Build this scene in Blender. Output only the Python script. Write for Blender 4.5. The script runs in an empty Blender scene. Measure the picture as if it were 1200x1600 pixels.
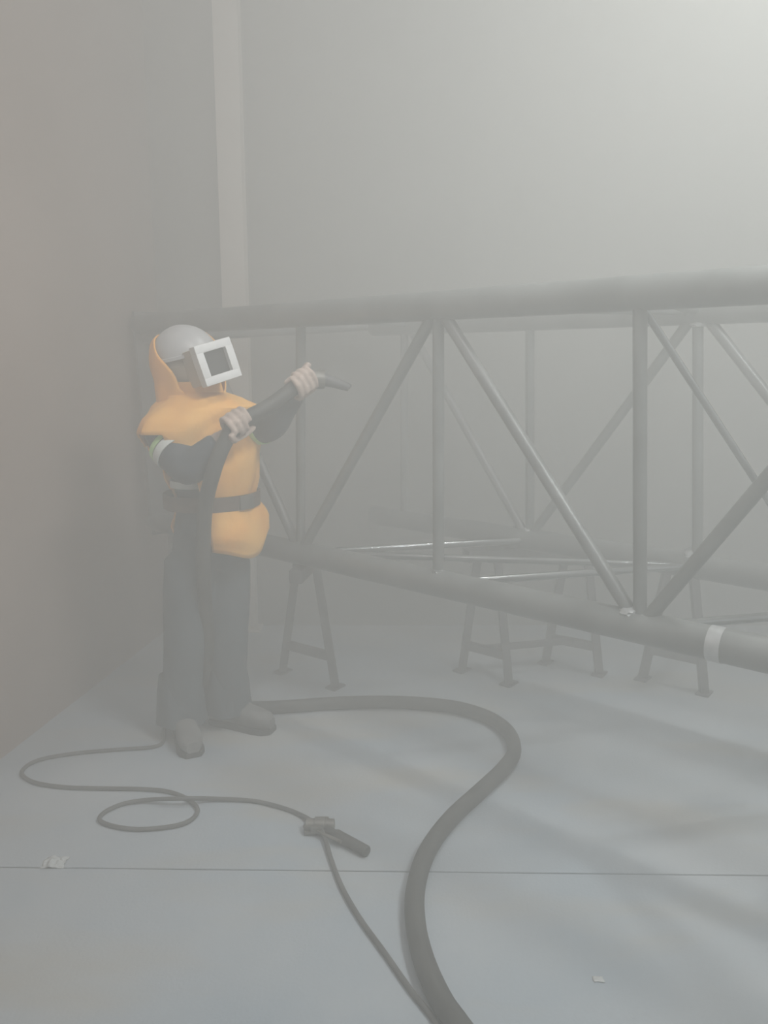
import bpy, bmesh, math, random
from mathutils import Vector, Matrix, noise

SC = bpy.context.scene
COL = SC.collection
PI = math.pi

# ------------------------------------------------------------------ camera
FPX = 1250.0                       # focal length in pixels of the 1200x1600 frame
CAM_H = 1.6
PITCH = math.atan2(225.0, FPX)     # looking slightly down; the horizon is at y = 575
cd = bpy.data.cameras.new('camera')
cd.sensor_fit = 'VERTICAL'
cd.sensor_height = 24.0
cd.lens = FPX / 1600.0 * 24.0
cd.clip_start = 0.02
cam = bpy.data.objects.new('camera', cd)
cam.location = (0, 0, CAM_H)
cam.rotation_euler = (PI / 2 - PITCH, 0, 0)
COL.objects.link(cam)
SC.camera = cam

# ------------------------------------------------------------------ world, lamps, exposure
w = bpy.data.worlds.new('world')
SC.world = w
w.use_nodes = True
w.node_tree.nodes['Background'].inputs['Color'].default_value = (0, 0, 0, 1)
w.node_tree.nodes['Background'].inputs['Strength'].default_value = 0.0


def lamp(name, loc, target, sx, sy, power, color, spread=180):
    ld = bpy.data.lights.new(name, 'AREA')
    ld.shape = 'RECTANGLE'
    ld.size, ld.size_y = sx, sy
    ld.energy = power
    ld.color = color
    ld.spread = math.radians(spread)
    o = bpy.data.objects.new(name, ld)
    o.location = loc
    o.rotation_euler = (Vector(target) - Vector(loc)).to_track_quat('-Z', 'Y').to_euler()
    COL.objects.link(o)
    return o


lamp('ceiling_or_fill_lamp', (2.3, 3.25, 6.2), (1.7, 3.1, 0.0), 0.7, 0.4, 3900, (0.985, 1.0, 0.92), 80)
lamp('ceiling_or_fill_lamp', (2.3, 0.5, 4.6), (-0.7, 3.2, 0.9), 1.0, 0.7, 3000, (0.95, 1.0, 0.96), 80)  # added fill lamp, aimed at the worker
lamp('ceiling_or_fill_lamp', (-0.2, 0.3, 5.2), (-0.5, 2.4, 0.3), 1.4, 0.8, 1900, (1.0, 0.95, 0.92), 120)  # added fill lamp, lifts the floor at the left front
lamp('side_fill_light', (4.5, 0.9, 1.75), (-1.5, 2.4, 1.0), 3.0, 2.8, 1500, (0.92, 0.98, 1.0))      # added fill light at the right wall, brightens floor and worker

vs = SC.view_settings
SC.display_settings.display_device = 'sRGB'
vs.view_transform = 'Standard'
vs.look = 'None'
vs.gamma = 1.0
vs.use_curve_mapping = False
vs.exposure = -4.92
cy = SC.cycles
cy.use_denoising = True
cy.max_bounces = 10
cy.volume_bounces = 5
cy.diffuse_bounces = 3
cy.glossy_bounces = 2
cy.transmission_bounces = 4
cy.transparent_max_bounces = 8
cy.sample_clamp_indirect = 6.0
cy.volume_step_rate = 2.0

HAZE_DENSITY = 0.265
HAZE_COLOR = (0.962, 0.967, 0.946)

# ------------------------------------------------------------------ geometry helpers
CAM = Vector((0, 0, CAM_H))
_R = cam.rotation_euler.to_matrix()


def ray(px, py):
    return (_R @ Vector((px - 600.0, 800.0 - py, -FPX))).normalized()


def on_z(px, py, z=0.0):
    d = ray(px, py)
    return CAM + d * ((z - CAM_H) / d.z)


def on_y(px, py, y):
    d = ray(px, py)
    return CAM + d * (y / d.y)


def on_plane(px, py, p0, n):
    d = ray(px, py)
    return CAM + d * ((p0 - CAM).dot(n) / d.dot(n))


def link(o):
    COL.objects.link(o)
    return o


def obj(name, bm, mats, parent=None, smooth=True):
    me = bpy.data.meshes.new(name)
    bmesh.ops.recalc_face_normals(bm, faces=bm.faces[:])
    bm.to_mesh(me)
    bm.free()
    for m in (mats if isinstance(mats, (list, tuple)) else [mats]):
        me.materials.append(m)
    if smooth:
        for p in me.polygons:
            p.use_smooth = True
        try:
            me.set_sharp_from_angle(angle=math.radians(42))
        except Exception:
            pass
    o = link(bpy.data.objects.new(name, me))
    if parent is not None:
        o.parent = parent
        o.matrix_parent_inverse = Matrix.Translation(-parent.location)
    return o


def thing(name, label, cat, loc, group=None):
    o = link(bpy.data.objects.new(name, None))
    o.empty_display_size = 0.1
    o.location = loc
    tag(o, label, cat, group)
    return o


def tag(o, label, cat, group=None):
    o['label'] = label
    o['category'] = cat
    if group:
        o['group'] = group
    return o


def struct(o):
    o['kind'] = 'structure'
    return o


def catmull(pts, n=8):
    pts = [Vector(p) for p in pts]
    P = [pts[0] * 2 - pts[1]] + pts + [pts[-1] * 2 - pts[-2]]
    out = []
    for i in range(1, len(P) - 2):
        p0, p1, p2, p3 = P[i - 1], P[i], P[i + 1], P[i + 2]
        for k in range(n):
            t = k / n
            out.append(0.5 * ((2 * p1) + (p2 - p0) * t + (2 * p0 - 5 * p1 + 4 * p2 - p3) * t * t
                              + (3 * p1 - p0 - 3 * p2 + p3) * t ** 3))
    out.append(pts[-1])
    return out


def add_tube(bm, pts, r, seg=14, cap=True, mat=0, jitter=0.0):
    pts = [Vector(p) for p in pts]
    rs = r if isinstance(r, (list, tuple)) else [r] * len(pts)
    t0 = (pts[1] - pts[0]).normalized()
    up = Vector((0, 0, 1)) if abs(t0.z) < 0.9 else Vector((1, 0, 0))
    n = t0.cross(up).normalized()
    rings = []
    for i, p in enumerate(pts):
        a = pts[max(i - 1, 0)]
        b = pts[min(i + 1, len(pts) - 1)]
        t = (b - a).normalized()
        n = (n - t * n.dot(t)).normalized()
        m = t.cross(n)
        ring = []
        for k in range(seg):
            an = 2 * PI * k / seg
            rr = rs[i] * (1 + (jitter * noise.noise(p * 9 + Vector((k, 0, 0))) if jitter else 0))
            ring.append(bm.verts.new(p + (n * math.cos(an) + m * math.sin(an)) * rr))
        rings.append(ring)
    for a, b in zip(rings, rings[1:]):
        for k in range(seg):
            f = bm.faces.new((a[k], a[(k + 1) % seg], b[(k + 1) % seg], b[k]))
            f.material_index = mat
    if cap:
        bm.faces.new(rings[0]).material_index = mat
        bm.faces.new(list(reversed(rings[-1]))).material_index = mat
    return rings


def add_loft(bm, rings, closed=True, cap=(True, True), mat=0):
    V = [[bm.verts.new(p) for p in r] for r in rings]
    n = len(V[0])
    for a, b in zip(V, V[1:]):
        for k in range(n if closed else n - 1):
            bm.faces.new((a[k], a[(k + 1) % n], b[(k + 1) % n], b[k])).material_index = mat
    if cap[0]:
        bm.faces.new(V[0]).material_index = mat
    if cap[1]:
        bm.faces.new(list(reversed(V[-1]))).material_index = mat
    return V


def add_box(bm, c, ex, ey, ez, bevel=0.0, mat=0):
    """box at centre c with half extents along three vectors"""
    c, ex, ey, ez = Vector(c), Vector(ex), Vector(ey), Vector(ez)
    vs_ = [bm.verts.new(c + ex * sx + ey * sy + ez * sz) for sx in (-1, 1) for sy in (-1, 1) for sz in (-1, 1)]
    fs = [(0, 1, 3, 2), (4, 6, 7, 5), (0, 4, 5, 1), (2, 3, 7, 6), (0, 2, 6, 4), (1, 5, 7, 3)]
    faces = [bm.faces.new([vs_[i] for i in f]) for f in fs]
    for f in faces:
        f.material_index = mat
    if bevel:
        es = list({e for f in faces for e in f.edges})
        bmesh.ops.bevel(bm, geom=es, offset=bevel, segments=2, affect='EDGES', profile=0.6)


def bar_bm(a, b, wx, wz, bevel=0.003):
    """rectangular bar from a to b"""
    a, b = Vector(a), Vector(b)
    t = (b - a)
    L = t.length / 2
    t.normalize()
    up = Vector((0, 0, 1)) if abs(t.z) < 0.95 else Vector((0, 1, 0))
    s = t.cross(up).normalized()
    u = s.cross(t)
    bm = bmesh.new()
    add_box(bm, (a + b) / 2, t * L, s * wx, u * wz, bevel)
    return bm


def ellipse(c, ex, ey, n=28, power=1.0):
    out = []
    for k in range(n):
        a = 2 * PI * k / n
        ca, sa = math.cos(a), math.sin(a)
        if power != 1.0:
            ca = math.copysign(abs(ca) ** power, ca)
            sa = math.copysign(abs(sa) ** power, sa)
        out.append(Vector(c) + Vector(ex) * ca + Vector(ey) * sa)
    return out


def fuse(name, bm, mats, voxel, parent=None, pick=None, smooth_it=6):
    """union of the shells of bm as one continuous skin"""
    tmp = bpy.data.meshes.new('tmp')
    bmesh.ops.recalc_face_normals(bm, faces=bm.faces[:])
    bm.to_mesh(tmp)
    bm.free()
    to = link(bpy.data.objects.new('tmp', tmp))
    r = to.modifiers.new('r', 'REMESH')
    r.mode = 'VOXEL'
    r.voxel_size = voxel
    s = to.modifiers.new('s', 'SMOOTH')
    s.iterations = smooth_it
    s.factor = 0.5
    dg = bpy.context.evaluated_depsgraph_get()
    me = bpy.data.meshes.new_from_object(to.evaluated_get(dg))
    bpy.data.objects.remove(to)
    bpy.data.meshes.remove(tmp)
    me.name = name
    me.materials.clear()
    for m in mats:
        me.materials.append(m)
    for p in me.polygons:
        p.use_smooth = True
        p.material_index = pick(p.center) if pick else 0
    o = link(bpy.data.objects.new(name, me))
    if parent is not None:
        o.parent = parent
        o.matrix_parent_inverse = Matrix.Translation(-parent.location)
    return o


# ------------------------------------------------------------------ materials
def mat(name, c1, c2=None, rough=0.7, metal=0.0, scale=6.0, detail=6.0, bump=0.0, bscale=60.0, spec=0.5, stretch=(1, 1, 1), lo=0.35, hi=0.65):
    m = bpy.data.materials.new(name)
    m.use_nodes = True
    nt = m.node_tree
    b = nt.nodes['Principled BSDF']
    b.inputs['Roughness'].default_value = rough
    b.inputs['Metallic'].default_value = metal
    b.inputs['Specular IOR Level'].default_value = spec
    tc = nt.nodes.new('ShaderNodeTexCoord')
    mp = nt.nodes.new('ShaderNodeMapping')
    mp.inputs['Scale'].default_value = stretch
    nt.links.new(tc.outputs['Object'], mp.inputs['Vector'])
    n = nt.nodes.new('ShaderNodeTexNoise')
    n.inputs['Scale'].default_value = scale
    n.inputs['Detail'].default_value = detail
    nt.links.new(mp.outputs['Vector'], n.inputs['Vector'])
    cr = nt.nodes.new('ShaderNodeValToRGB')
    cr.color_ramp.elements[0].position = lo
    cr.color_ramp.elements[1].position = hi
    c2 = c2 or tuple(x * 1.25 for x in c1)
    cr.color_ramp.elements[0].color = (*c1, 1)
    cr.color_ramp.elements[1].color = (*c2, 1)
    nt.links.new(n.outputs['Fac'], cr.inputs['Fac'])
    nt.links.new(cr.outputs['Color'], b.inputs['Base Color'])
    if bump:
        n2 = nt.nodes.new('ShaderNodeTexNoise')
        n2.inputs['Scale'].default_value = bscale
        n2.inputs['Detail'].default_value = 4
        nt.links.new(mp.outputs['Vector'], n2.inputs['Vector'])
        bp = nt.nodes.new('ShaderNodeBump')
        bp.inputs['Strength'].default_value = bump
        bp.inputs['Distance'].default_value = 0.01
        nt.links.new(n2.outputs['Fac'], bp.inputs['Height'])
        nt.links.new(bp.outputs['Normal'], b.inputs['Normal'])
    return m


def floor_material():
    m = mat('concrete_floor', (0.35, 0.405, 0.45), (0.45, 0.48, 0.50), rough=0.75, scale=1.3, bump=0.15, bscale=90)
    nt = m.node_tree
    b = nt.nodes['Principled BSDF']
    base = b.inputs['Base Color'].links[0].from_socket
    tc = [n for n in nt.nodes if n.type == 'TEX_COORD'][0]
    # drifts of tan grit lying on the concrete
    mp = nt.nodes.new('ShaderNodeMapping')
    mp.inputs['Rotation'].default_value = (0, 0, math.radians(40))
    mp.inputs['Scale'].default_value = (0.9, 2.6, 1)
    nt.links.new(tc.outputs['Object'], mp.inputs['Vector'])
    n = nt.nodes.new('ShaderNodeTexNoise')
    n.inputs['Scale'].default_value = 1.1
    n.inputs['Detail'].default_value = 5
    nt.links.new(mp.outputs['Vector'], n.inputs['Vector'])
    cr = nt.nodes.new('ShaderNodeValToRGB')
    cr.color_ramp.elements[0].position = 0.5
    cr.color_ramp.elements[1].position = 0.72
    nt.links.new(n.outputs['Fac'], cr.inputs['Fac'])
    mx = nt.nodes.new('ShaderNodeMix')
    mx.data_type = 'RGBA'
    nt.links.new(cr.outputs['Color'], mx.inputs['Factor'])
    nt.links.new(base, mx.inputs['A'])
    mx.inputs['B'].default_value = (0.43, 0.42, 0.385, 1)
    nt.links.new(mx.outputs['Result'], b.inputs['Base Color'])
    return m


M_FLOOR = floor_material()
M_JOINT = mat('joint_filler', (0.05, 0.055, 0.06), rough=0.9)
M_WALL_BACK = mat('painted_wall', (0.20, 0.20, 0.18), (0.26, 0.26, 0.235), rough=0.85, scale=1.5, bump=0.1)
M_WALL_LEFT = mat('rust_tinted_wall', (0.33, 0.265, 0.225), (0.40, 0.325, 0.28), rough=0.85, scale=1.2, bump=0.1)
M_CEIL = mat('ceiling_paint', (0.45, 0.45, 0.44), rough=0.9)
M_COLUMN = mat('cream_painted_steel', (0.72, 0.66, 0.58), (0.80, 0.74, 0.66), rough=0.5, scale=3)
M_STEEL = mat('dark_mill_steel', (0.115, 0.122, 0.119), (0.18, 0.188, 0.184), rough=0.40, metal=0.15, scale=5, bump=0.08, stretch=(1, 1, 1))
M_BLASTED = mat('blasted_bright_steel', (0.42, 0.43, 0.43), (0.62, 0.63, 0.63), rough=0.35, metal=0.4, scale=14)
M_BRIGHT = mat('bare_steel_tube', (0.16, 0.168, 0.168), (0.26, 0.27, 0.27), rough=0.22, metal=0.7, scale=6)
M_TRESTLE = mat('trestle_paint', (0.06, 0.06, 0.063), (0.10, 0.10, 0.105), rough=0.6, scale=8)
M_RUBBER = mat('dusty_black_rubber', (0.03, 0.03, 0.028), (0.055, 0.055, 0.05), rough=0.6, scale=9, bump=0.1)
M_AIR = mat('dusty_hose_rubber', (0.06, 0.062, 0.06), (0.10, 0.10, 0.095), rough=0.7, scale=9)
M_BRASS = mat('dull_metal_fitting', (0.12, 0.115, 0.10), (0.2, 0.19, 0.17), rough=0.45, metal=0.5, scale=20)
M_ORANGE = mat('orange_cape_fabric', (0.95, 0.43, 0.07), (0.97, 0.52, 0.12), rough=0.8, scale=5, bump=0.25, bscale=22)
M_HELMET = mat('grey_white_helmet', (0.46, 0.46, 0.465), (0.60, 0.60, 0.60), rough=0.3, scale=7)
M_FRAME = mat('white_visor_frame', (0.90, 0.90, 0.88), (0.93, 0.93, 0.91), rough=0.5, scale=7)
M_SHELL = mat('tan_face_shell', (0.42, 0.36, 0.28), (0.5, 0.43, 0.34), rough=0.6, scale=6)
M_LENS = mat('dark_lens', (0.03, 0.032, 0.032), rough=0.15, scale=4)
M_JACKET = mat('navy_jacket', (0.028, 0.04, 0.055), (0.045, 0.06, 0.075), rough=0.85, scale=7, bump=0.3, bscale=18)
M_TROUSER = mat('dark_trousers', (0.045, 0.06, 0.072), (0.068, 0.088, 0.102), rough=0.85, scale=5, bump=0.3, bscale=14)
M_SKIN = mat('skin', (0.35, 0.2, 0.13), rough=0.6)
M_GLOVE = mat('leather_glove', (0.42, 0.33, 0.28), (0.55, 0.43, 0.36), rough=0.8, scale=14, bump=0.2)
M_BOOT = mat('dusty_boot', (0.09, 0.09, 0.088), (0.22, 0.22, 0.21), rough=0.75, scale=9)
M_SOLE = mat('boot_sole', (0.03, 0.03, 0.03), rough=0.8)
M_BELT = mat('brown_webbing', (0.08, 0.055, 0.04), (0.12, 0.08, 0.06), rough=0.8, scale=20)
M_REFL = mat('silver_reflective_tape', (0.75, 0.80, 0.76), (0.85, 0.90, 0.86), rough=0.4, scale=20)
M_LIME = mat('lime_reflective_tape', (0.50, 0.85, 0.30), (0.62, 0.92, 0.40), rough=0.6, scale=20)
M_SCRAP = mat('white_plastic', (0.52, 0.54, 0.53), (0.66, 0.68, 0.67), rough=0.5, scale=9)

# ------------------------------------------------------------------ the setting
X_R, Y_F, H_CEIL = 4.6, -2.2, 6.4
Y_B = on_z(600, 977).y                       # base of the back wall
A = on_z(0, 1187)
B = on_z(191, 1038)
wdir = (B - A).normalized()
CORNER = A + wdir * ((Y_B - A.y) / wdir.y)
LEFT0 = A + wdir * ((Y_F - A.y) / wdir.y)
TH = 0.2


def slab(name, pts, z0, z1, m, parent=None, bevel=0.0):
    bm = bmesh.new()
    lo = [bm.verts.new((p[0], p[1], z0)) for p in pts]
    hi = [bm.verts.new((p[0], p[1], z1)) for p in pts]
    n = len(pts)
    bm.faces.new(list(reversed(lo)))
    top = bm.faces.new(hi)
    for k in range(n):
        bm.faces.new((lo[k], lo[(k + 1) % n], hi[(k + 1) % n], hi[k]))
    if bevel:
        bmesh.ops.bevel(bm, geom=list(top.edges), offset=bevel, segments=2, affect='EDGES')
    return obj(name, bm, m, parent)


nrm_left = Vector((-wdir.y, wdir.x, 0))      # pointing out of the room (to -x)
xl = LEFT0.x - 0.4
floor = struct(slab('floor', [(xl - 0.6, Y_F - TH), (X_R + TH, Y_F - TH), (X_R + TH, Y_B + TH), (xl - 0.6, Y_B + TH)], -0.15, -0.012, M_JOINT))
j0, j1 = on_z(0, 1355), on_z(1200, 1368)
js = (j1.y - j0.y) / (j1.x - j0.x)


def jy(x):
    return j0.y + (x - j0.x) * js


G = 0.0025
xa, xb = xl - 0.6, X_R + TH
slab('concrete_slab', [(xa, Y_F - TH), (xb, Y_F - TH), (xb, jy(xb) - G), (xa, jy(xa) - G)], -0.05, 0.0, M_FLOOR, floor, 0.0012)
slab('concrete_slab', [(xa, jy(xa) + G), (xb, jy(xb) + G), (xb, Y_B + TH), (xa, Y_B + TH)], -0.05, 0.0, M_FLOOR, floor, 0.0012)

struct(slab('wall_back', [(CORNER.x - 0.6, Y_B), (X_R + TH, Y_B), (X_R + TH, Y_B + TH), (CORNER.x - 0.6, Y_B + TH)], -0.05, H_CEIL, M_WALL_BACK))
p0, p1 = LEFT0 - wdir * 0.2, CORNER + wdir * 0.15
struct(slab('wall_left', [p0, p1, p1 + nrm_left * TH, p0 + nrm_left * TH], -0.05, H_CEIL, M_WALL_LEFT))
struct(slab('wall_right', [(X_R, Y_F - TH), (X_R + TH, Y_F - TH), (X_R + TH, Y_B + TH), (X_R, Y_B + TH)], -0.05, H_CEIL, M_WALL_BACK))
struct(slab('wall_front', [(xl - 0.6, Y_F - TH), (X_R + TH, Y_F - TH), (X_R + TH, Y_F), (xl - 0.6, Y_F)], -0.05, H_CEIL, M_WALL_BACK))
struct(slab('ceiling', [(xl - 0.6, Y_F - TH), (X_R + TH, Y_F - TH), (X_R + TH, Y_B + TH), (xl - 0.6, Y_B + TH)], H_CEIL, H_CEIL + 0.2, M_CEIL))

# made-up gate frame on the closed right wall, set round the added fill light
added_door = struct(link(bpy.data.objects.new('added_door_1', None)))
added_door.location = (X_R, 0.9, 0)
for nm, c, e in (('added_door_jamb', (X_R - 0.03, -0.66, 1.6), (0.03, 0.06, 1.6)), ('added_door_jamb', (X_R - 0.03, 2.46, 1.6), (0.03, 0.06, 1.6)), ('added_door_head', (X_R - 0.03, 0.9, 3.26), (0.03, 1.62, 0.06))):
    bm = bmesh.new()
    add_box(bm, c, (e[0], 0, 0), (0, e[1], 0), (0, 0, e[2] - 0.001), 0.004)
    obj(nm, bm, M_COLUMN, added_door)

# steel H column standing against the back wall
cl, crr = on_y(341, 300, Y_B - 0.12), on_y(379, 300, Y_B - 0.12)
cx, hw = (cl.x + crr.x) / 2, (crr.x - cl.x) / 2
col_e = struct(link(bpy.data.objects.new('column', None)))
col_e.location = (cx, Y_B - 0.06, 0)
for nm, yc, hx, hy in (('front_flange', Y_B - 0.113, hw, 0.007), ('web', Y_B - 0.06, 0.005, 0.046), ('rear_flange', Y_B - 0.0072, hw, 0.007)):
    bm = bmesh.new()
    add_box(bm, (cx, yc, H_CEIL / 2), (hx, 0, 0), (0, hy, 0), (0, 0, H_CEIL / 2 - 0.001), 0.002)
    obj(nm, bm, M_COLUMN, col_e)
bm = bmesh.new()
add_box(bm, (cx, Y_B - 0.075, 0.008), (hw + 0.03, 0, 0), (0, 0.072, 0), (0, 0, 0.007), 0.002)
obj('base_plate', bm, M_COLUMN, col_e)

# ------------------------------------------------------------------ the tube truss
HB = 0.75


def yb(x): return 1024 - 0.2190 * (1200 - x)


def yt(x): return 445 + 0.0634 * (1200 - x)


def yrb(x): return 902 - 0.1515 * (1200 - x)


def yrt(x): return 490 + 0.0420 * (1200 - x)


F1, F2 = on_z(1200, yb(1200), HB), on_z(680, yb(680), HB)
tdir = (F1 - F2)
tdir.z = 0
tdir.normalize()                              # along the truss, towards the right and the camera
tn = Vector((tdir.y, -tdir.x, 0))
if tn.y < 0:
    tn = -tn                                  # from the front plane to the rear plane
R1 = on_z(1112, yrb(1112), HB)


def fb(px): return on_plane(px, yb(px), F1, tn)
def ft(px): return on_plane(px, yt(px), F1, tn)
def rb(px): return on_plane(px, yrb(px), R1, tn)
def rt(px): return on_plane(px, yrt(px), R1, tn)


z_b = sum(fb(x).z for x in (1200, 1000, 680, 470)) / 4
z_t = sum(ft(x).z for x in (1200, 1000, 680, 470)) / 4

RC = 0.055
truss = thing('tube_truss', 'long dark steel tube box truss laid across trestles behind the worker', 'truss', (F2.x, F2.y, 0))


def tube_part(name, a, b, r, m, seg=20):
    bm = bmesh.new()
    add_tube(bm, [a, b], r, seg)
    return obj(name, bm, m, truss)


def fix(p, z):
    return Vector((p.x, p.y, z))


FBz = lambda px: fix(fb(px), z_b)
FTz = lambda px: fix(ft(px), z_t)
RBz = lambda px: fix(rb(px), z_b)
RTz = lambda px: fix(rt(px), z_t)
END_T, END_B = 219, 246
ch_ft = tube_part('chord', FTz(END_T - 3), FTz(1750), RC, M_STEEL, 28)
ch_fb = tube_part('chord', FBz(END_B - 3), FBz(1750), RC, M_STEEL, 28)
ch_rt = tube_part('chord', RTz(585), RTz(2000), RC, M_STEEL, 28)
ch_rb = tube_part('chord', RBz(585), RBz(2000), RC, M_STEEL, 28)
for px in (305, 470, 685, 1000, 1472):
    tube_part('post', FBz(px), FTz(px), 0.0225, M_STEEL)
for px in (632, 828, 1090, 1454):
    tube_part('post', RBz(px), RTz(px), 0.0225, M_STEEL)
for b_, t_ in ((470, 305), (470, 685), (1000, 685), (1000, 1472)):
    tube_part('diagonal', FBz(b_), FTz(t_), 0.0235, M_STEEL)
for b_, t_ in ((825, 637), (825, 1088), (1454, 1096)):
    tube_part('diagonal', RBz(b_), RTz(t_), 0.0225, M_STEEL)
# end frame of the truss by the left wall
bm = bmesh.new()
e0, e1 = FBz(END_B), FTz(END_T)
m_ = tn * 0.035
eu = (e1 - e0) / 2 + (e1 - e0).normalized() * 0.07
add_box(bm, (e0 + e1) / 2 + m_, tdir * 0.012, tn * 0.075, eu, 0.003)
obj('end_plate', bm, M_STEEL, truss)
tube_part('end_tie', FTz(END_T) + tdir * 0.02 + Vector((0, 0, -0.08)), RTz(590), 0.0225, M_STEEL)
# lacing between the front and the rear chords
for a_, b_ in ((470, 828), (470, 1082), (685, 1082), (1000, 1454), (1250, 1460)):
    tube_part('cross_brace', FBz(a_), RBz(b_), 0.016, M_BRIGHT)
bm = bmesh.new()
add_tube(bm, [FTz(990), on_plane(1180, 750, F1 + tn * 0.42, tn), on_plane(1180, 750, F1 + tn * 0.42, tn) * 1.0 + (on_plane(1180, 750, F1 + tn * 0.42, tn) - FTz(990)) * 0.45], 0.0125, 16)
obj('cross_brace', bm, M_BRIGHT, truss)
for a_, b_ in ((685, 1088), (1000, 1088), (470, 637)):
    tube_part('cross_brace', FTz(a_), RTz(b_), 0.019, M_STEEL)
# blasted bright collar and weld joints
c0 = FBz(1121)
tube_part('blasted_band', c0 - tdir * 0.022, c0 + tdir * 0.022, RC + 0.0025, M_BLASTED, 28)['label'] = 'pale blasted ring round the bottom chord'
rnd = random.Random(4)


def weld(p, r, m, up):
    bm = bmesh.new()
    bmesh.ops.create_icosphere(bm, subdivisions=3, radius=1.0)
    for v in bm.verts:
        k = 1 + 0.25 * noise.noise(v.co * 2.5 + p * 7)
        v.co = p + Vector((v.co.x * r * k, v.co.y * r * k, v.co.z * r * 0.6 * k)) + Vector((0, 0, up))
    return obj('weld', bm, m, truss)


weld(FBz(984), 0.038, M_BLASTED, RC - 0.008)['label'] = 'bright blasted weld where three tubes meet'
weld(FBz(685), 0.030, M_STEEL, RC - 0.008)
weld(FBz(470), 0.030, M_STEEL, RC - 0.008)
weld(RBz(1080), 0.034, M_BLASTED, RC - 0.008)
weld(RBz(825), 0.03, M_BLASTED, RC - 0.008)
weld(RTz(1092), 0.034, M_BLASTED, -RC + 0.006)

# ------------------------------------------------------------------ trestles under the truss


def a_frame(root, fl, fr, ztop, zbar, spread=0.06):
    """A frame: two leaning legs, a cross bar, a head plate and two foot plates"""
    fl, fr = Vector(fl), Vector(fr)
    t = (fr - fl).normalized()
    s = Vector((-t.y, t.x, 0))
    mid = (fl + fr) / 2
    tl = mid - t * spread + Vector((0, 0, ztop))
    tr = mid + t * spread + Vector((0, 0, ztop))
    for a, b in ((fl, tl), (fr, tr)):
        obj('leg', bar_bm(a + Vector((0, 0, 0.006)), b, 0.02, 0.02), M_TRESTLE, root)
        bm = bmesh.new()
        add_box(bm, a + Vector((0, 0, 0.005)), t * 0.032, s * 0.045, Vector((0, 0, 0.005)), 0.002)
        obj('foot_plate', bm, M_TRESTLE, root)
    k = zbar / ztop
    obj('cross_bar', bar_bm(fl.lerp(tl, k), fr.lerp(tr, k), 0.016, 0.022), M_TRESTLE, root)
    return mid + Vector((0, 0, ztop))


ZB = HB - RC - 0.03
# left one, under the front chord
l0, l1 = on_z(442, 1050), on_z(524, 1074)
tA = thing('trestle', 'dark steel A frame trestle just behind the standing worker', 'trestle', ((l0 + l1) / 2), 'steel trestles under the truss')
top = a_frame(tA, l0, l1, ZB - 0.03, 0.16)
q = FBz(486)
obj('head_beam', bar_bm(Vector((q.x, q.y, ZB)) - tn * 0.1, Vector((top.x, top.y, ZB)) + tn * 0.12, 0.03, 0.03), M_TRESTLE, tA)
# middle pair
a0, a1 = on_z(722, 1048), on_z(795, 1069)
b0, b1 = on_z(852, 1036), on_z(936, 1054)
tB = thing('trestle', 'steel trestle of two joined A frames beneath the rear of the truss', 'trestle', ((a0 + a1 + b0 + b1) / 4), 'steel trestles under the truss')
ta = a_frame(tB, a0, a1, ZB - 0.03, 0.15)
tb = a_frame(tB, b0, b1, ZB - 0.03, 0.15)
ax = (tb - ta).normalized()
obj('head_beam', bar_bm(ta - ax * 0.12 + Vector((0, 0, 0.03)), tb + ax * 0.12 + Vector((0, 0, 0.03)), 0.05, 0.03), M_TRESTLE, tB)
dn = Vector((0, 0, -(ZB - 0.03) + 0.16))
obj('stretcher', bar_bm(ta + dn, tb + dn, 0.014, 0.016), M_TRESTLE, tB)
# right one
c0_, c1_ = on_z(1004, 1061), on_z(1100, 1084)
tC = thing('trestle', 'single steel A frame trestle standing nearest the pale ring on the chord', 'trestle', ((c0_ + c1_) / 2), 'steel trestles under the truss')
top = a_frame(tC, c0_, c1_, ZB - 0.03, 0.17)
q = RBz(1040)
obj('head_beam', bar_bm(Vector((top.x, top.y, ZB)) - tn * 0.12, Vector((top.x, top.y, ZB)) + tn * 0.35, 0.03, 0.03), M_TRESTLE, tC)

# ------------------------------------------------------------------ the worker
W0 = on_z(318, 1140)
D0 = W0.y
AY = math.radians(33)
FW = Vector((math.cos(AY), -math.sin(AY), 0))      # the way the worker faces
RT = Vector((-math.sin(AY), -math.cos(AY), 0))     # the worker's own right
UP = Vector((0, 0, 1))


def J(px, py, dd=0.0):
    return on_y(px, py, D0 + dd)


person = thing('person', 'worker in an orange blast hood cape and dark clothes aiming a nozzle', 'person', (W0.x, W0.y, 0))

# joints
hip_c, waist, chest, neck = J(322, 868), J(330, 778), J(318, 690), J(302, 628)
r_sh, r_el, r_wr = J(247, 676, -0.13), J(295, 732, -0.24), J(340, 692, -0.25)
l_sh, l_el, l_wr = J(366, 672, 0.12), J(424, 664, -0.02), J(462, 614, -0.10)
r_hip, r_kn, r_an = J(296, 872, -0.06), J(288, 1000, -0.09), J(284, 1112, -0.06)
l_hip, l_kn, l_an = J(354, 872, 0.06), J(357, 992, 0.03), J(356, 1100, 0.05)
r_an.z = max(r_an.z, 0.10)
l_an.z = max(l_an.z, 0.10)

bm = bmesh.new()
# torso
tor = []
for c, a, b in ((J(323, 885), .125, .11), (hip_c, .165, .125), (J(327, 825), .165, .125), (waist, .155, .12), (J(324, 735), .17, .125),
                (chest, .185, .13), (J(312, 660), .175, .115), (J(305, 640), .10, .09)):
    tor.append(ellipse(c, RT * a, FW * b, 24))
add_loft(bm, tor)
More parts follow.
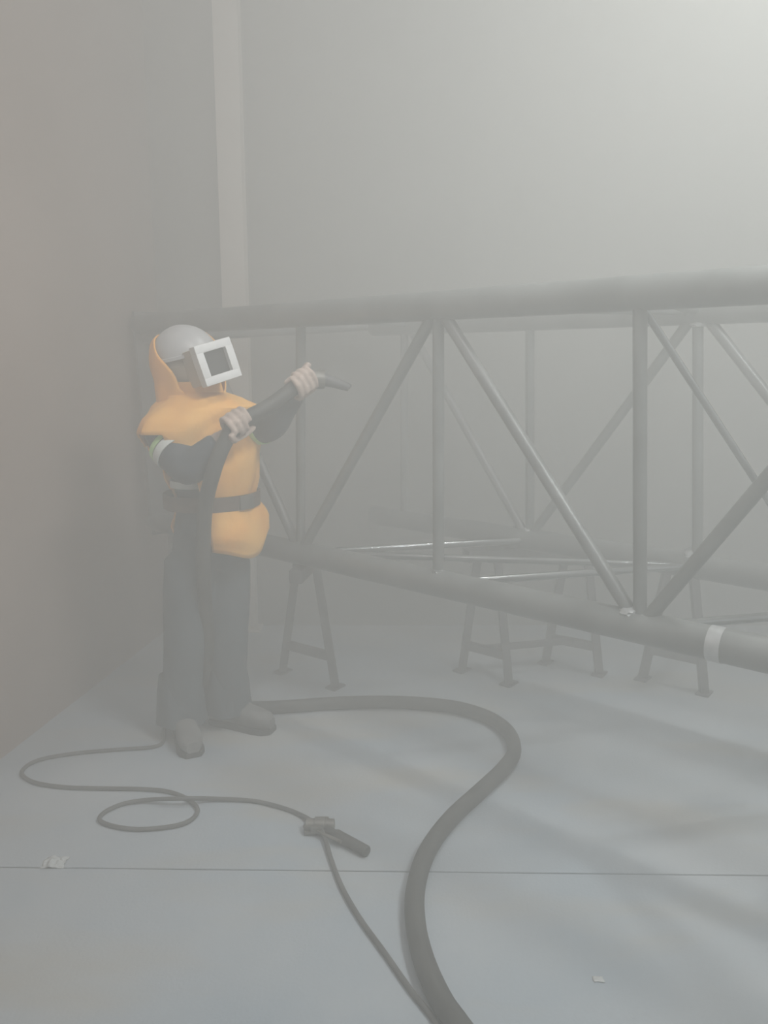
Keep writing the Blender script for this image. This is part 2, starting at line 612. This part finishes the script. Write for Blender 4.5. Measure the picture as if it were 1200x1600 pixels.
# neck and head (inside the helmet)
hc = J(298, 565)
add_tube(bm, [J(305, 648), J(308, 600)], [0.065, 0.06], 16)
hrings = []
HN = (FW * 0.96 + RT * 0.27).normalized()           # head turned a little to the camera
HS = HN.cross(UP).normalized()
for k in range(9):
    a = -PI / 2 + PI * (k + 0.5) / 9
    hrings.append(ellipse(hc + UP * (0.115 * math.sin(a)), HN * (0.098 * math.cos(a) ** 0.8), HS * (0.078 * math.cos(a) ** 0.8), 18))
add_loft(bm, hrings)
add_tube(bm, [hc + HN * 0.085 + UP * 0.015, hc + HN * 0.115 - UP * 0.025], [0.010, 0.017], 8)        # nose
for s in (-1, 1):                                                                                    # ears
    add_tube(bm, [hc + HS * s * 0.075 + UP * 0.02, hc + HS * s * 0.08 - UP * 0.025], [0.016, 0.012], 8)


def limb(pts, rs, n=7):
    P = catmull(pts, n)
    R = [r for r in catmull([Vector((r, 0, 0)) for r in rs], n)]
    add_tube(bm, P, [r.x for r in R], 18)


limb([r_sh + UP * 0.01 - RT * 0.02, r_sh.lerp(r_el, .5), r_el, r_el.lerp(r_wr, .5), r_wr], [.075, .078, .068, .058, .047])
limb([l_sh + UP * 0.02, l_sh.lerp(l_el, .5), l_el, l_el.lerp(l_wr, .5), l_wr], [.075, .074, .065, .055, .045])
limb([r_hip, r_hip.lerp(r_kn, .5), r_kn, r_kn.lerp(r_an, .5), r_an], [.105, .100, .088, .086, .080])
limb([l_hip, l_hip.lerp(l_kn, .5), l_kn, l_kn.lerp(l_an, .5), l_an], [.105, .100, .088, .084, .078])
z_w, z_n = J(325, 815).z, J(305, 622).z


def pick_body(c):
    if c.z > z_n and (c - hc).length < 0.2:
        return 2
    return 0 if c.z > z_w else 1


fuse('body', bm, [M_JACKET, M_TROUSER, M_SKIN], 0.013, person, pick_body, 5)

# trouser cuffs (gaiters) over the boots
for an, sgn in ((r_an, 1), (l_an, -1)):
    rings = []
    for k, (z, r) in enumerate(((0.285, .088), (0.22, .096), (0.13, .100), (0.075, .108), (0.074, .102), (0.15, .092))):
        rings.append([Vector((p.x, p.y, z)) + (p - Vector((an.x, an.y, z))).normalized() * 0.006 * math.sin(5 * i + k)
                      for i, p in enumerate(ellipse((an.x, an.y, z), Vector((r, 0, 0)), Vector((0, r * .95, 0)), 28))])
    bm = bmesh.new()
    add_loft(bm, rings, cap=(False, False))
    obj('trouser_cuff', bm, M_TROUSER, person)


def boot(an, d, L=0.30):
    d = Vector((d[0], d[1], 0)).normalized()
    s = Vector((-d.y, d.x, 0))
    base = Vector((an.x, an.y, 0)) - d * 0.085
    bm = bmesh.new()
    rings = []
    for u, wd, h in ((0.0, .030, .060), (.03, .040, .11), (.10, .043, .135), (.15, .045, .115), (.20, .050, .090), (.25, .052, .080), (.285, .046, .070), (.31, .028, .050)):
        c = base + d * (u * L / 0.30) + UP * (0.018 + h / 2)
        rings.append(ellipse(c, s * wd, UP * h / 2, 20, 0.75))
    add_loft(bm, rings)
    b = obj('boot', bm, M_BOOT, person)
    bm = bmesh.new()
    out = []
    prof = ((0.0, .024), (.02, .038), (.10, .040), (.17, .046), (.24, .054), (.285, .050), (.318, .028))
    for z in (0.001, 0.022):
        L1 = [base + d * (u * L / .30 - 0.004) + s * (wd + .003) + UP * z for u, wd in prof]
        L2 = [base + d * (u * L / .30 - 0.004) - s * (wd + .003) + UP * z for u, wd in reversed(prof)]
        out.append(L1 + L2)
    add_loft(bm, out)
    obj('sole', bm, M_SOLE, b)


boot(r_an, (0.42, -0.90))
boot(l_an, (0.93, -0.35))

# orange cape: yoke over the shoulders, long front and back panels, open at the sides
NSEG = 96


def cape_ring(c, a, b, wob, seed, n=NSEG):
    out = []
    for k in range(n):
        an = 2 * PI * k / n
        ca, sa = math.cos(an), math.sin(an)
        f = 1 + wob * (0.6 * math.sin(5 * an + seed) + 0.4 * math.sin(9 * an + 2.1 * seed) + 0.5 * noise.noise(Vector((ca * 2, sa * 2, seed))))
        out.append(Vector(c) + (RT * a * ca + FW * b * sa) * f)
    return out


crn = [(J(297, 596), .115, .120, .02), (J(302, 614), .115, .118, .03), (J(316, 624), .165, .150, .04), (J(320, 636), .235, .175, .04), (J(317, 652), .272, .18, .03),
       (J(315, 672), .29, .195, .03), (J(318, 695), .265, .20, .03), (J(321, 720), .235, .20, .03), (J(325, 750), .215, .19, .035),
       (J(331, 776), .185, .165, .03), (J(334, 790), .20, .178, .04), (J(338, 808), .215, .205, .025), (J(341, 826), .215, .205, .025), (J(344, 846), .185, .168, .025)]
bm = bmesh.new()
fine = []
for i in range(len(crn) - 1):
    for k in range(3):
        t = k / 3
        c = crn[i][0].lerp(crn[i + 1][0], t)
        fine.append((c, *[crn[i][j] * (1 - t) + crn[i + 1][j] * t for j in (1, 2, 3)], i + t))
fine.append((*crn[-1], len(crn) - 1))
V = []
for c, a, b, wob, s in fine:
    ring = cape_ring(c, a, b, wob, 0.22 * s)
    lvl = s
    out = []
    for k, p in enumerate(ring):
        an = 2 * PI * k / NSEG                       # 0 = right arm side, 90 deg = front
        front = max(0.0, math.sin(an))
        q = p.copy()
        o_ = (q - c).normalized()
        q += o_ * ((0.014 if lvl < 10.2 else 0.024) * noise.noise(Vector((an * 2.2 + lvl * 0.35, lvl * 0.5, 11.0))) + (0.016 if lvl < 7 or lvl > 10.2 else 0.006) * noise.noise(q * 8)) * min(1.0, lvl / 3)
        if lvl > 9:                                 # hem dips to a point in front
            q.z -= 0.045 * front ** 6 * (lvl - 9) / 4
        out.append(bm.verts.new(q))
    V.append(out)
for i in range(len(V) - 1):
    s = fine[i][4]
    for k in range(NSEG):
        an = math.degrees(2 * PI * (k + 0.5) / NSEG)
        dr = min(an, 360 - an)                       # angle from the right arm side
        dl = abs(180 - an)
        if s >= 4.9:
            lim_f, lim_b = (38, 72)
            sf = an < 180
            lim = lim_f if sf else lim_b
            if s < 7.5:
                lim *= min(1.0, 0.45 + 0.25 * (s - 4.9))
            if dr < lim or dl < lim:
                continue
        bm.faces.new((V[i][k], V[i][(k + 1) % NSEG], V[i + 1][(k + 1) % NSEG], V[i + 1][k]))
for v in [v for v in bm.verts if not v.link_faces]:
    bm.verts.remove(v)
cape = obj('cape', bm, M_ORANGE, person)
sm = cape.modifiers.new('thick', 'SOLIDIFY')
sm.thickness = 0.008
sm.offset = 1

# head gear: its own frame, tipped down and rolled
NECKP = J(303, 615)
HC = J(292, 560)
hf = Vector((math.cos(math.radians(48)), -math.sin(math.radians(48)), 0))   # where the visor looks
hs = hf.cross(UP).normalized()                      # the worker's right
hu = UP.copy()
tilt = Matrix.Rotation(math.radians(17), 3, Vector((-W0.x, -W0.y, 0)).normalized())   # head cocked back over the shoulder
hf, hs, hu = tilt @ hf, tilt @ hs, tilt @ hu


def H(x, y, z):
    """x forward, y to the worker's right, z up"""
    return HC + hf * x + hs * y + hu * z


# hood: orange fabric over the back of the head down into the cape
bm = bmesh.new()
N = 48
hood_r = []
for t in range(20):
    k = t / 19
    if k < 0.55:
        a = k / 0.55
        z = 0.118 - 0.150 * a * a - 0.018 * a
        rr = math.sin((0.30 + a * 0.70) * PI / 2)
        c = H(-0.016, 0, z)
        ra, rb_, ax1, ax2 = 0.152 * rr, 0.146 * rr, hf, hs
        lim = 62 + 66 * a ** 0.8
    else:
        a = (k - 0.55) / 0.45
        c = H(-0.016, 0, -0.050).lerp(J(299, 632), a)
        ra, rb_ = 0.152 - 0.026 * a, 0.146 - 0.018 * a
        ax1, ax2 = hf.lerp(FW, a), hs.lerp(RT, a)
        lim = 128 + 50 * max(0.0, (a - 0.45) / 0.55) ** 1.5
    ring = []
    for i in range(N + 1):
        an = math.radians(-lim + 2 * lim * i / N)
        p = c - ax1 * (ra * math.cos(an)) + ax2 * (rb_ * math.sin(an))
        e = (p - c).normalized()
        fold = 0.010 * noise.noise(p * 12) + 0.006 * math.sin(an * 7 + k * 6) * min(1.0, k * 1.6)
        ring.append(p + e * fold)
    hood_r.append(ring)
add_loft(bm, hood_r, closed=False, cap=(False, False))
hood = obj('hood', bm, M_ORANGE, person)
sm = hood.modifiers.new('thick', 'SOLIDIFY')
sm.thickness = 0.006
sm.offset = 1

# helmet shell
bm = bmesh.new()
rings = []
for t in range(12):
    a = (t + 0.15) / 12 * PI / 2
    z = 0.012 + 0.128 * math.cos(a)
    rr = math.sin(a)
    ring = []
    for i in range(36):
        an = 2 * PI * i / 36
        fx = math.cos(an)
        ln = 0.140 if fx < 0 else 0.158
        ring.append(H(-0.012 + ln * fx * rr, 0.130 * math.sin(an) * rr, z - 0.012 * max(0, fx) * rr))
    rings.append(ring)
rings.append([p + (p - HC).normalized() * 0.008 - hu * 0.004 for p in rings[-1]])
rings.append([p - hu * 0.012 for p in rings[-1]])
add_loft(bm, rings, cap=(True, False))
helmet = obj('helmet', bm, M_HELMET, person)

# face shell between helmet and window
bm = bmesh.new()
rings = []
for z, r, fwd in ((0.02, .122, .128), (-0.03, .120, .130), (-0.08, .112, .122), (-0.115, .092, .100)):
    rings.append([H(fwd * math.cos(an), r * math.sin(an), z) for an in [math.radians(-115 + 230 * i / 30) for i in range(31)]])
add_loft(bm, rings, closed=False, cap=(False, False))
fs_ = obj('face_shell', bm, M_SHELL, person)
sm = fs_.modifiers.new('thick', 'SOLIDIFY')
sm.thickness = 0.005

# window: white frame with a dark lens
def bx(c, x, y, z, bev, m, name, parent):
    bm = bmesh.new()
    add_box(bm, H(*c), hf * x, hs * y, hu * z, bev)
    return obj(name, bm, m, parent)


WX, WZ, HWY, HWZ, BW = 0.212, -0.048, 0.084, 0.080, 0.0165
bm = bmesh.new()
add_box(bm, H(WX, 0, WZ + HWZ - BW), hf * 0.022, hs * HWY, hu * BW, 0.005)
add_box(bm, H(WX, 0, WZ - HWZ + BW), hf * 0.022, hs * HWY, hu * BW, 0.005)
add_box(bm, H(WX, HWY - BW, WZ), hf * 0.022, hs * BW, hu * (HWZ - 2 * BW + .002), 0.002)
add_box(bm, H(WX, -HWY + BW, WZ), hf * 0.022, hs * BW, hu * (HWZ - 2 * BW + .002), 0.002)
vf = obj('visor_frame', bm, M_FRAME, person)
bx((WX - 0.004, 0, WZ), 0.003, HWY - BW, HWZ - BW, 0.0, M_LENS, 'visor_lens', vf)
bx((WX - 0.07, 0, WZ), 0.055, HWY - 0.008, HWZ - 0.008, 0.006, M_SHELL, 'visor_housing', vf)

# belt
def ring_band(name, c, ax1, ax2, a, b, up, h, th, m, parent, n=48):
    bm = bmesh.new()
    r = []
    for da, dz in ((0, -h), (th, -h), (th, h), (0, h), (0, -h)):
        r.append(ellipse(Vector(c) + up * dz, ax1 * (a + da), ax2 * (b + da), n))
    add_loft(bm, r, cap=(False, False))
    bmesh.ops.remove_doubles(bm, verts=bm.verts[:], dist=1e-5)
    return obj(name, bm, m, parent)


belt = ring_band('belt', J(332, 778), RT, FW, 0.204, 0.186, UP, 0.030, 0.008, M_BELT, person)
bm = bmesh.new()
bc = J(332, 778) + FW * 0.195
add_box(bm, bc, RT * 0.04, FW * 0.006, UP * 0.03, 0.003)
obj('buckle', bm, M_BRASS, belt)
# pouch on the belt at the right hip
bm = bmesh.new()
add_box(bm, J(302, 815, -0.15), FW * 0.05, RT * 0.025, UP * 0.06, 0.012)
obj('belt_pouch', bm, M_TROUSER, person)

# reflective tape on the sleeves
def arm_band(name, a, b, t, r, h, m, tilt=None):
    c = a.lerp(b, t)
    d = (b - a).normalized()
    s = d.cross(UP).normalized()
    u = s.cross(d)
    return ring_band(name, c, s, u, r, r, d, h, 0.004, m, person, 32)


arm_band('lime_tape', r_sh, r_el, 0.38, .0815, .010, M_LIME)['label'] = 'lime green tape round the upper sleeve'
arm_band('silver_tape', r_sh, r_el, 0.53, .0815, .017, M_REFL)['label'] = 'silver tape round the upper sleeve'
ring_band('silver_tape', J(325, 751), RT, FW, 0.172, 0.128, UP, 0.014, 0.004, M_REFL, person)['label'] = 'silver tape round the jacket above the belt'
arm_band('lime_tape', l_sh, l_el, 0.72, .072, .020, M_LIME)['label'] = 'lime green tape round the far sleeve'

# ------------------------------------------------------------------ blast hose with nozzle
RH = 0.030
g_r = J(372, 662, -0.27)                             # hose axis at the right hand
g_l = J(470, 598, -0.14)                             # at the left hand
axis = (g_l - g_r).normalized()
fl = lambda x, y: on_z(x, y, RH) + Vector((0, 0, 0.001))
air_pts = [J(322, 1078, 0.04), J(324, 1000, -0.06), J(318, 900, -0.19), J(320, 800, -0.25), J(334, 735, -0.31), J(352, 690, -0.30), g_r, (g_r + g_l) / 2 + Vector((0, 0, -0.01)), g_l, g_l + axis * 0.06]
floor_pts = [fl(790, 1690), fl(745, 1640), fl(715, 1600), fl(688, 1560), fl(662, 1500), fl(649, 1440), fl(650, 1385), fl(668, 1330), fl(704, 1280), fl(752, 1235), fl(786, 1202), fl(803, 1175), fl(795, 1145),
             fl(765, 1122), fl(715, 1106), fl(655, 1099), fl(590, 1097), fl(520, 1099), fl(450, 1104), fl(395, 1106), fl(350, 1104)]
hp = catmull(floor_pts + air_pts, 9)
for p in hp:
    p.z = max(p.z, RH + 0.001)
blast = thing('blast_hose', 'thick grey blasting hose curving over the floor to the worker hands', 'hose', (fl(649, 1440).x, fl(649, 1440).y, 0))
bm = bmesh.new()
add_tube(bm, hp, RH, 18)
obj('hose_tube', bm, M_RUBBER, blast)
tip = J(546, 607, -0.10)
nd = (tip - (g_l + axis * 0.05)).normalized()
n0 = g_l + axis * 0.055
L = (tip - n0).length
bm = bmesh.new()
add_tube(bm, [n0 - axis * 0.03, n0 - axis * 0.029, n0 + nd * 0.05, n0 + nd * 0.051], [0.02, 0.038, 0.038, 0.022], 20)
obj('nozzle_holder', bm, M_BRASS, blast)
bm = bmesh.new()
add_tube(bm, [n0 + nd * 0.04, n0 + nd * 0.06, n0 + nd * (L * .6), n0 + nd * (L - 0.01), tip], [0.026, 0.026, 0.021, 0.017, 0.015], 20)
obj('nozzle', bm, M_TRESTLE, blast)

# gloves: palm, four curled fingers and a thumb round the hose
def glove(wr, c, u, r, flip=1):
    u = u.normalized() * flip
    v = (wr - c)
    v = (v - u * v.dot(u)).normalized()
    w_ = u.cross(v)
    bm = bmesh.new()
    pc = c + v * (r + 0.020)
    arm_d = (pc - wr)
    rings = []
    for t, wu, tk in ((-0.30, .046, .046), (0.0, .048, .044), (0.4, .046, .036), (0.75, .054, .030), (1.0, .055, .026)):
        rings.append(ellipse(wr + arm_d * t, u * wu, w_ * tk * (1 if t < .5 else 1.1), 20))
    add_loft(bm, rings)
    pr = []
    for a, th in ((-75, .014), (-40, .017), (0, .020), (35, .018), (65, .014)):
        an = math.radians(a)
        e = v * math.cos(an) + w_ * math.sin(an)
        pr.append(ellipse(c + e * (r + 0.018), u * 0.056, e * th, 16))
    add_loft(bm, pr)
    for off, span, fr in ((-.042, 195, .0120), (-.014, 225, .0130), (.014, 215, .0130), (.041, 175, .0115)):
        pts = []
        for k in range(9):
            an = math.radians(45 + span * k / 8)
            e = v * math.cos(an) + w_ * math.sin(an)
            pts.append(c + u * (off * (1 - 0.1 * k / 8)) + e * (r + 0.0135 + (0.003 if k in (2, 5) else 0)))
        add_tube(bm, pts, [fr * (1.12 if k in (0, 2, 5) else 1.0) * (1 - .02 * k) for k in range(9)], 10)
    pts = []
    for k in range(7):
        an = math.radians(-30 - 110 * k / 6)
        e = v * math.cos(an) + w_ * math.sin(an)
        pts.append(c - u * (0.030 + 0.028 * math.sin(k / 6 * PI * .6)) + e * (r + 0.013))
    add_tube(bm, pts, [.018, .017, .016, .015, .0145, .0135, .012], 10)
    return fuse('glove', bm, [M_GLOVE], 0.0055, person, None, 3)


glove(r_wr, g_r, axis, RH, 1)
glove(l_wr, g_l + axis * 0.005, axis, RH, -1)

# ------------------------------------------------------------------ thin air hose with its coupling
RA = 0.008


def fa(x, y, z=RA): return on_z(x, y, z) + Vector((0, 0, 0.0005))


line1 = [fa(285, 1106), fa(268, 1118), fa(257, 1138), fa(255, 1158), fa(240, 1167), fa(190, 1171), fa(120, 1177), fa(60, 1188), fa(34, 1206), fa(52, 1222), fa(100, 1230), fa(160, 1232), fa(220, 1233), fa(262, 1237), fa(292, 1248),
         fa(309, 1266), fa(292, 1285), fa(250, 1294), fa(200, 1295), fa(160, 1285), fa(160, 1272), fa(190, 1257), fa(230, 1250, .014), fa(280, 1248, .032), fa(330, 1248, .014), fa(390, 1251), fa(430, 1259), fa(465, 1271), fa(487, 1283, .02), fa(500, 1291, .026)]
line2 = [fa(500, 1291, .026), fa(508, 1310, .016), fa(518, 1345), fa(535, 1388), fa(562, 1435), fa(600, 1488), fa(640, 1545), fa(668, 1580), fa(690, 1612), fa(712, 1660)]
air = thing('air_hose', 'thin dark air hose with a coupling looping across the floor', 'hose', (fa(230, 1295).x, fa(230, 1295).y, 0))
for ln in (line1, line2):
    bm = bmesh.new()
    add_tube(bm, catmull(ln, 10), RA, 12)
    obj('hose_tube', bm, M_AIR, air)
c = fa(500, 1289, 0.026)
ex = Vector((1, 0.0, 0))
ey = Vector((0, 1, 0))
hd = (fa(574, 1330, .02) - fa(503, 1293, .02)).normalized()
bm = bmesh.new()
add_tube(bm, [c - ex * .052 + UP * .002, c - ex * .05, c - ex * .02, c - ex * .018, c + ex * .018, c + ex * .02, c + ex * .05, c + ex * .052], [.012, .022, .022, .027, .027, .021, .021, .012], 18)
cpl = obj('hose_coupling', bm, M_BRASS, air)
cpl['label'] = 'grey coupling with a short tube handle'
for s in (-1, 1):
    bm = bmesh.new()
    add_box(bm, c + ex * .012 * s + ey * .026 * s, ex * .018, ey * .010, UP * .012, 0.004)
    obj('claw', bm, M_BRASS, cpl)
bm = bmesh.new()
h0 = Vector((c.x, c.y, 0.024)) + hd * 0.005
he = fa(574, 1331, 0.019)
add_tube(bm, [h0, h0.lerp(he, .3), h0.lerp(he, .35), h0.lerp(he, .98), he], [.013, .014, .019, .019, .016], 18)
th_ = obj('tube_handle', bm, M_RUBBER, air)
bm = bmesh.new()
s_ = Vector((-hd.y, hd.x, 0))
add_tube(bm, [h0 - s_ * .028, h0 - s_ * .03 + hd * .05, h0 - s_ * .022 + hd * .12], [.006, .006, .006], 8)
obj('trigger_lever', bm, M_BRASS, th_)
bm = bmesh.new()
add_tube(bm, [fa(476, 1302, .008), fa(495, 1301, .012), fa(506, 1297, .02)], .007, 8)
obj('safety_cable', bm, M_AIR, air)

# ------------------------------------------------------------------ scraps on the floor
def scrap(name, label, px, py, sx, sy, sz, seed, n=14):
    c = on_z(px, py)
    bm = bmesh.new()
    g = []
    for i in range(n + 1):
        row = []
        for j in range(n + 1):
            u, v = i / n * 2 - 1, j / n * 2 - 1
            e = 1 - 0.28 * noise.noise(Vector((u * 2, v * 2, seed)))
            z = sz * (0.5 + noise.noise(Vector((u * 2.2, v * 2.2, seed + 5)))) * max(0, 1 - (u * u + v * v) * .55)
            row.append(bm.verts.new((c.x + u * sx * e, c.y + v * sy * e, max(0.0015, z))))
        g.append(row)
    for i in range(n):
        for j in range(n):
            bm.faces.new((g[i][j], g[i + 1][j], g[i + 1][j + 1], g[i][j + 1]))
    o = obj(name, bm, M_SCRAP)
    m = o.modifiers.new('t', 'SOLIDIFY')
    m.thickness = 0.001
    m.offset = 1
    return tag(o, label, 'litter')


scrap('plastic_scrap', 'crumpled white plastic scrap lying on the floor joint', 86, 1349, 0.036, 0.030, 0.022, 3.1)
scrap('paint_chip', 'tiny white chip on the bare floor right of the thick hose', 935, 1531, 0.014, 0.010, 0.006, 8.4, 6)

# ------------------------------------------------------------------ blasting dust hanging in the room
hm = bpy.data.materials.new('blasting_dust')
hm.use_nodes = True
nt = hm.node_tree
nt.nodes.clear()
out = nt.nodes.new('ShaderNodeOutputMaterial')
sca = nt.nodes.new('ShaderNodeVolumeScatter')
sca.inputs['Color'].default_value = (*HAZE_COLOR, 1)
geo = nt.nodes.new('ShaderNodeNewGeometry')
sep = nt.nodes.new('ShaderNodeSeparateXYZ')
nt.links.new(geo.outputs['Position'], sep.inputs['Vector'])
mr = nt.nodes.new('ShaderNodeMapRange')                  # the dust hangs thicker towards the back wall
mr.interpolation_type = 'SMOOTHSTEP'
mr.inputs['From Min'].default_value = 3.1
mr.inputs['From Max'].default_value = 4.8
mr.inputs['To Min'].default_value = HAZE_DENSITY
mr.inputs['To Max'].default_value = HAZE_DENSITY * 2.4
nt.links.new(sep.outputs['Y'], mr.inputs['Value'])
nt.links.new(mr.outputs['Result'], sca.inputs['Density'])
sca.inputs['Anisotropy'].default_value = 0.25
nt.links.new(sca.outputs['Volume'], out.inputs['Volume'])
E = 0.003
hx0 = LEFT0 + wdir * E
hx1 = CORNER - wdir * E
hz = slab('dust_haze', [(hx0.x - nrm_left.x * E + 0.0, hx0.y), (X_R - E, Y_F + E), (X_R - E, Y_B - E), (hx1.x - nrm_left.x * E, Y_B - E)], 0.0005, H_CEIL - E, hm)
hz['kind'] = 'stuff'
hz['label'] = 'pale grey blasting dust filling the whole room'
hz['category'] = 'haze'
